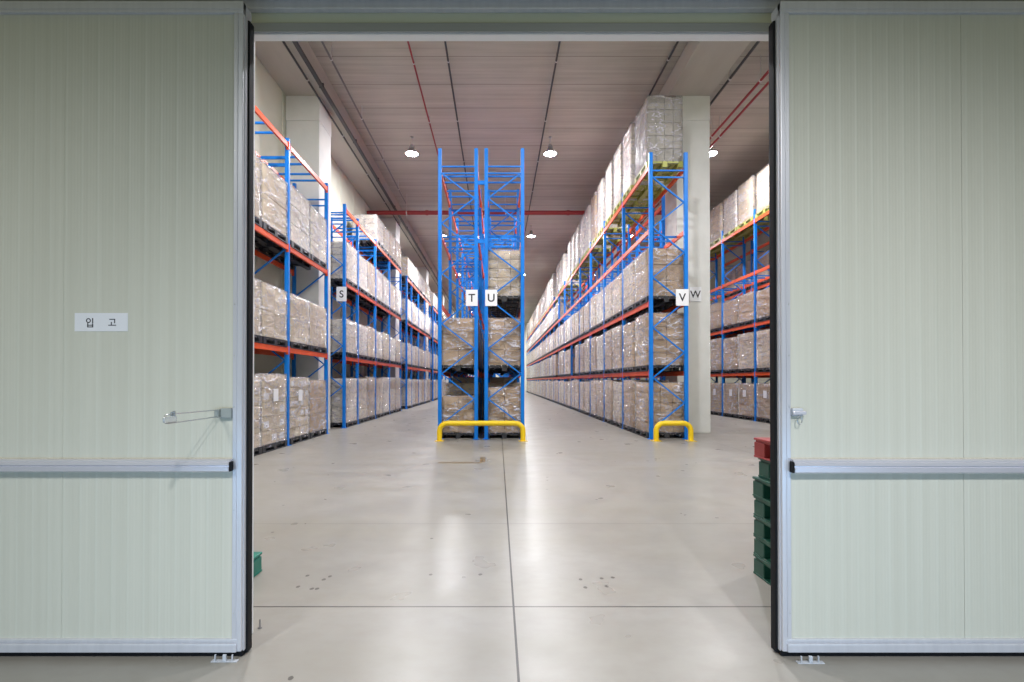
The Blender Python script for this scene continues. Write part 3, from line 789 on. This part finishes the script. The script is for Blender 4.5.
for k in range(n):
    p, q = 4 * k, 4 * ((k + 1) % n)
    fs += [(p, q, q + 2, p + 2), (p + 1, p + 3, q + 3, q + 1), (p, p + 1, q + 1, q), (p + 2, q + 2, q + 3, p + 3)]
b.add(vs, fs, M['ink'])
stroke(411, 424, 226, 296)                                                        # i
stroke(348, 361, 290, 345); stroke(411, 424, 300, 345); stroke(348, 424, 312, 322); stroke(348, 424, 334, 345)   # bieup
stroke(632, 706, 236, 247); stroke(694, 706, 236, 292)                            # giyeok
stroke(652, 664, 275, 318); stroke(618, 718, 312, 323)                            # o
b.build('lettering', root)

# floor guides under the door corners and the pin on the threshold
def guide(px, py, label):
    D = CH * F / (py - CY); x = (px - CX) * D / F
    root = empty('floor_guide', (x, D, 0), label, 'door guide', 'door floor guides')
    b = MB(); b.box(-0.068, 0.068, -0.012, 0.012, 0, 0.004, M['white_plastic'], 0.001)
    b.build('base_plate', root)
    for k in (-0.048, 0.0, 0.04):
        b = MB(); q = 0.009 if k == 0 else 0.003; b.box(k - q, k + q, -0.008, 0.002, 0.004, 0.036, M['white_plastic'], 0.002); b.build('roller_bracket', root)
guide(226, 660, 'small white floor guide under the corner of the left door')
guide(809, 661.5, 'small white floor guide under the corner of the right door')
root = empty('floor_bolt', (-1.397, 2.85, 0), 'small steel bolt standing on the floor by the left jamb', 'bolt')
b = MB(); b.lathe((0, 0, 0), [(0.012, 0), (0.012, 0.003), (0.005, 0.005), (0.005, 0.050), (0.001, 0.052)], M['grey_pipe'], 14); b.build('pin', root)

# ------------------------------------------------------------------ loose plastic pallets
def plastic_pallet(w, d, h, m):
    b = MB(); t = 0.018
    b.box(-w / 2, w / 2, -d / 2, d / 2, h - t, h, m, 0.005)
    b.box(-w / 2 + 0.012, w / 2 - 0.012, -d / 2 + 0.012, d / 2 - 0.012, h - 0.034, h - t, m)
    b.box(-w / 2, w / 2, -d / 2, d / 2, 0, 0.014, m, 0.004)
    for x in (-w / 2 + 0.003, -0.08, w / 2 - 0.163):
        for y in (-d / 2 + 0.003, -0.07, d / 2 - 0.143): b.box(x, x + 0.16, y, y + 0.14, 0.012, h - 0.03, m, 0.006)
    return b.mesh('plastic_pallet')
PH = 0.146
meshes = {k: plastic_pallet(1.2, 0.80, PH, M['pallet_' + k]) for k in ('green', 'red', 'teal')}
nm = ['bottom pallet of the stack, standing on the floor', 'second pallet from the bottom of the stack', 'third pallet from the bottom of the stack',
      'fourth pallet from the bottom of the stack', 'fifth pallet from the bottom of the stack', 'sixth pallet up, directly under the red one', 'top pallet of the stack']
for k in range(7):
    c = 'red' if k == 6 else 'green'
    off = (0, 0.004, 0.0, 0.006, -0.004, 0.035, 0.01)[k]
    o = put('plastic_pallet', meshes[c], None, (1.928 + 0.60 + off, 3.27 + (0, 0.004, -0.003, 0.005, 0.0, -0.01, 0.006)[k], k * PH))
    tag(o, ('dark red plastic ' if k == 6 else 'dark green plastic ') + nm[k] + ' by the right door', 'pallet', 'stacked plastic pallets by the right door')
o = put('plastic_pallet', meshes['teal'], None, (-1.80 - 0.60, 3.31, 0))
tag(o, 'single teal plastic pallet on the floor behind the left door edge', 'pallet')

# ------------------------------------------------------------------ dock side lighting, world, camera
w = bpy.data.worlds.new('dock_fill'); scene.world = w; w.use_nodes = True
bg = w.node_tree.nodes['Background']; bg.inputs['Color'].default_value = (1.0, 1.01, 0.62, 1); bg.inputs['Strength'].default_value = 0.16
def spot(name, loc, target, energy, angle, blend, col, radius):
    ld = bpy.data.lights.new(name, 'SPOT'); ld.energy = energy; ld.spot_size = math.radians(angle); ld.spot_blend = blend; ld.color = col; ld.shadow_soft_size = radius
    o = bpy.data.objects.new(name, ld); COL.objects.link(o); o.location = loc
    o.rotation_euler = (Vector(target) - Vector(loc)).to_track_quat('-Z', 'Y').to_euler(); return o
spot('dock_lamp', (1.0, -1.9, 4.85), (1.0, 2.3, -1.0), 765, 80, 1.0, (0.97, 0.98, 1.0), 0.06)
spot('dock_lamp', (-2.9, -2.0, 4.85), (-2.3, 2.3, -1.4), 640, 78, 1.0, (0.97, 0.98, 0.97), 0.5)
spot('dock_lamp', (3.6, -2.0, 4.85), (2.8, 2.3, -1.2), 395, 78, 1.0, (0.97, 0.98, 1.0), 0.5)

dl = bpy.data.lights.new('dock_fill', 'AREA'); dl.shape = 'RECTANGLE'; dl.size = 7.0; dl.size_y = 0.5; dl.energy = 56; dl.color = (0.33, 0.63, 1.0)  # added blue fill strip behind the camera brightening the lower doors, no real opening
do = bpy.data.objects.new('dock_fill', dl); COL.objects.link(do); do.location = (0.3, -0.4, 0.45); do.rotation_euler = (math.radians(72), 0, 0)

cam = bpy.data.cameras.new('camera'); co = bpy.data.objects.new('camera', cam); COL.objects.link(co)
co.location = (0, 0, CH); PITCH = math.radians(0.4); co.rotation_euler = (math.pi / 2 + PITCH, 0, 0)
cam.sensor_width = 36; cam.lens = F / 1024 * 36
cam.shift_x = (512 - CX) / 1024; cam.shift_y = (CY - 341 - F * math.tan(PITCH)) / 1024
cam.clip_end = 200; cam.clip_start = 0.02
scene.camera = co
vs_ = scene.view_settings; vs_.view_transform = 'Standard'; vs_.look = 'None'; vs_.gamma = 1.0; vs_.use_curve_mapping = False; vs_.exposure = 0.0
cy = scene.cycles; cy.use_denoising = True; cy.max_bounces = 8; cy.diffuse_bounces = 4; cy.transparent_max_bounces = 10; cy.sample_clamp_indirect = 6
print('LOADS', n_loads, 'OBJECTS', len(scene.objects))
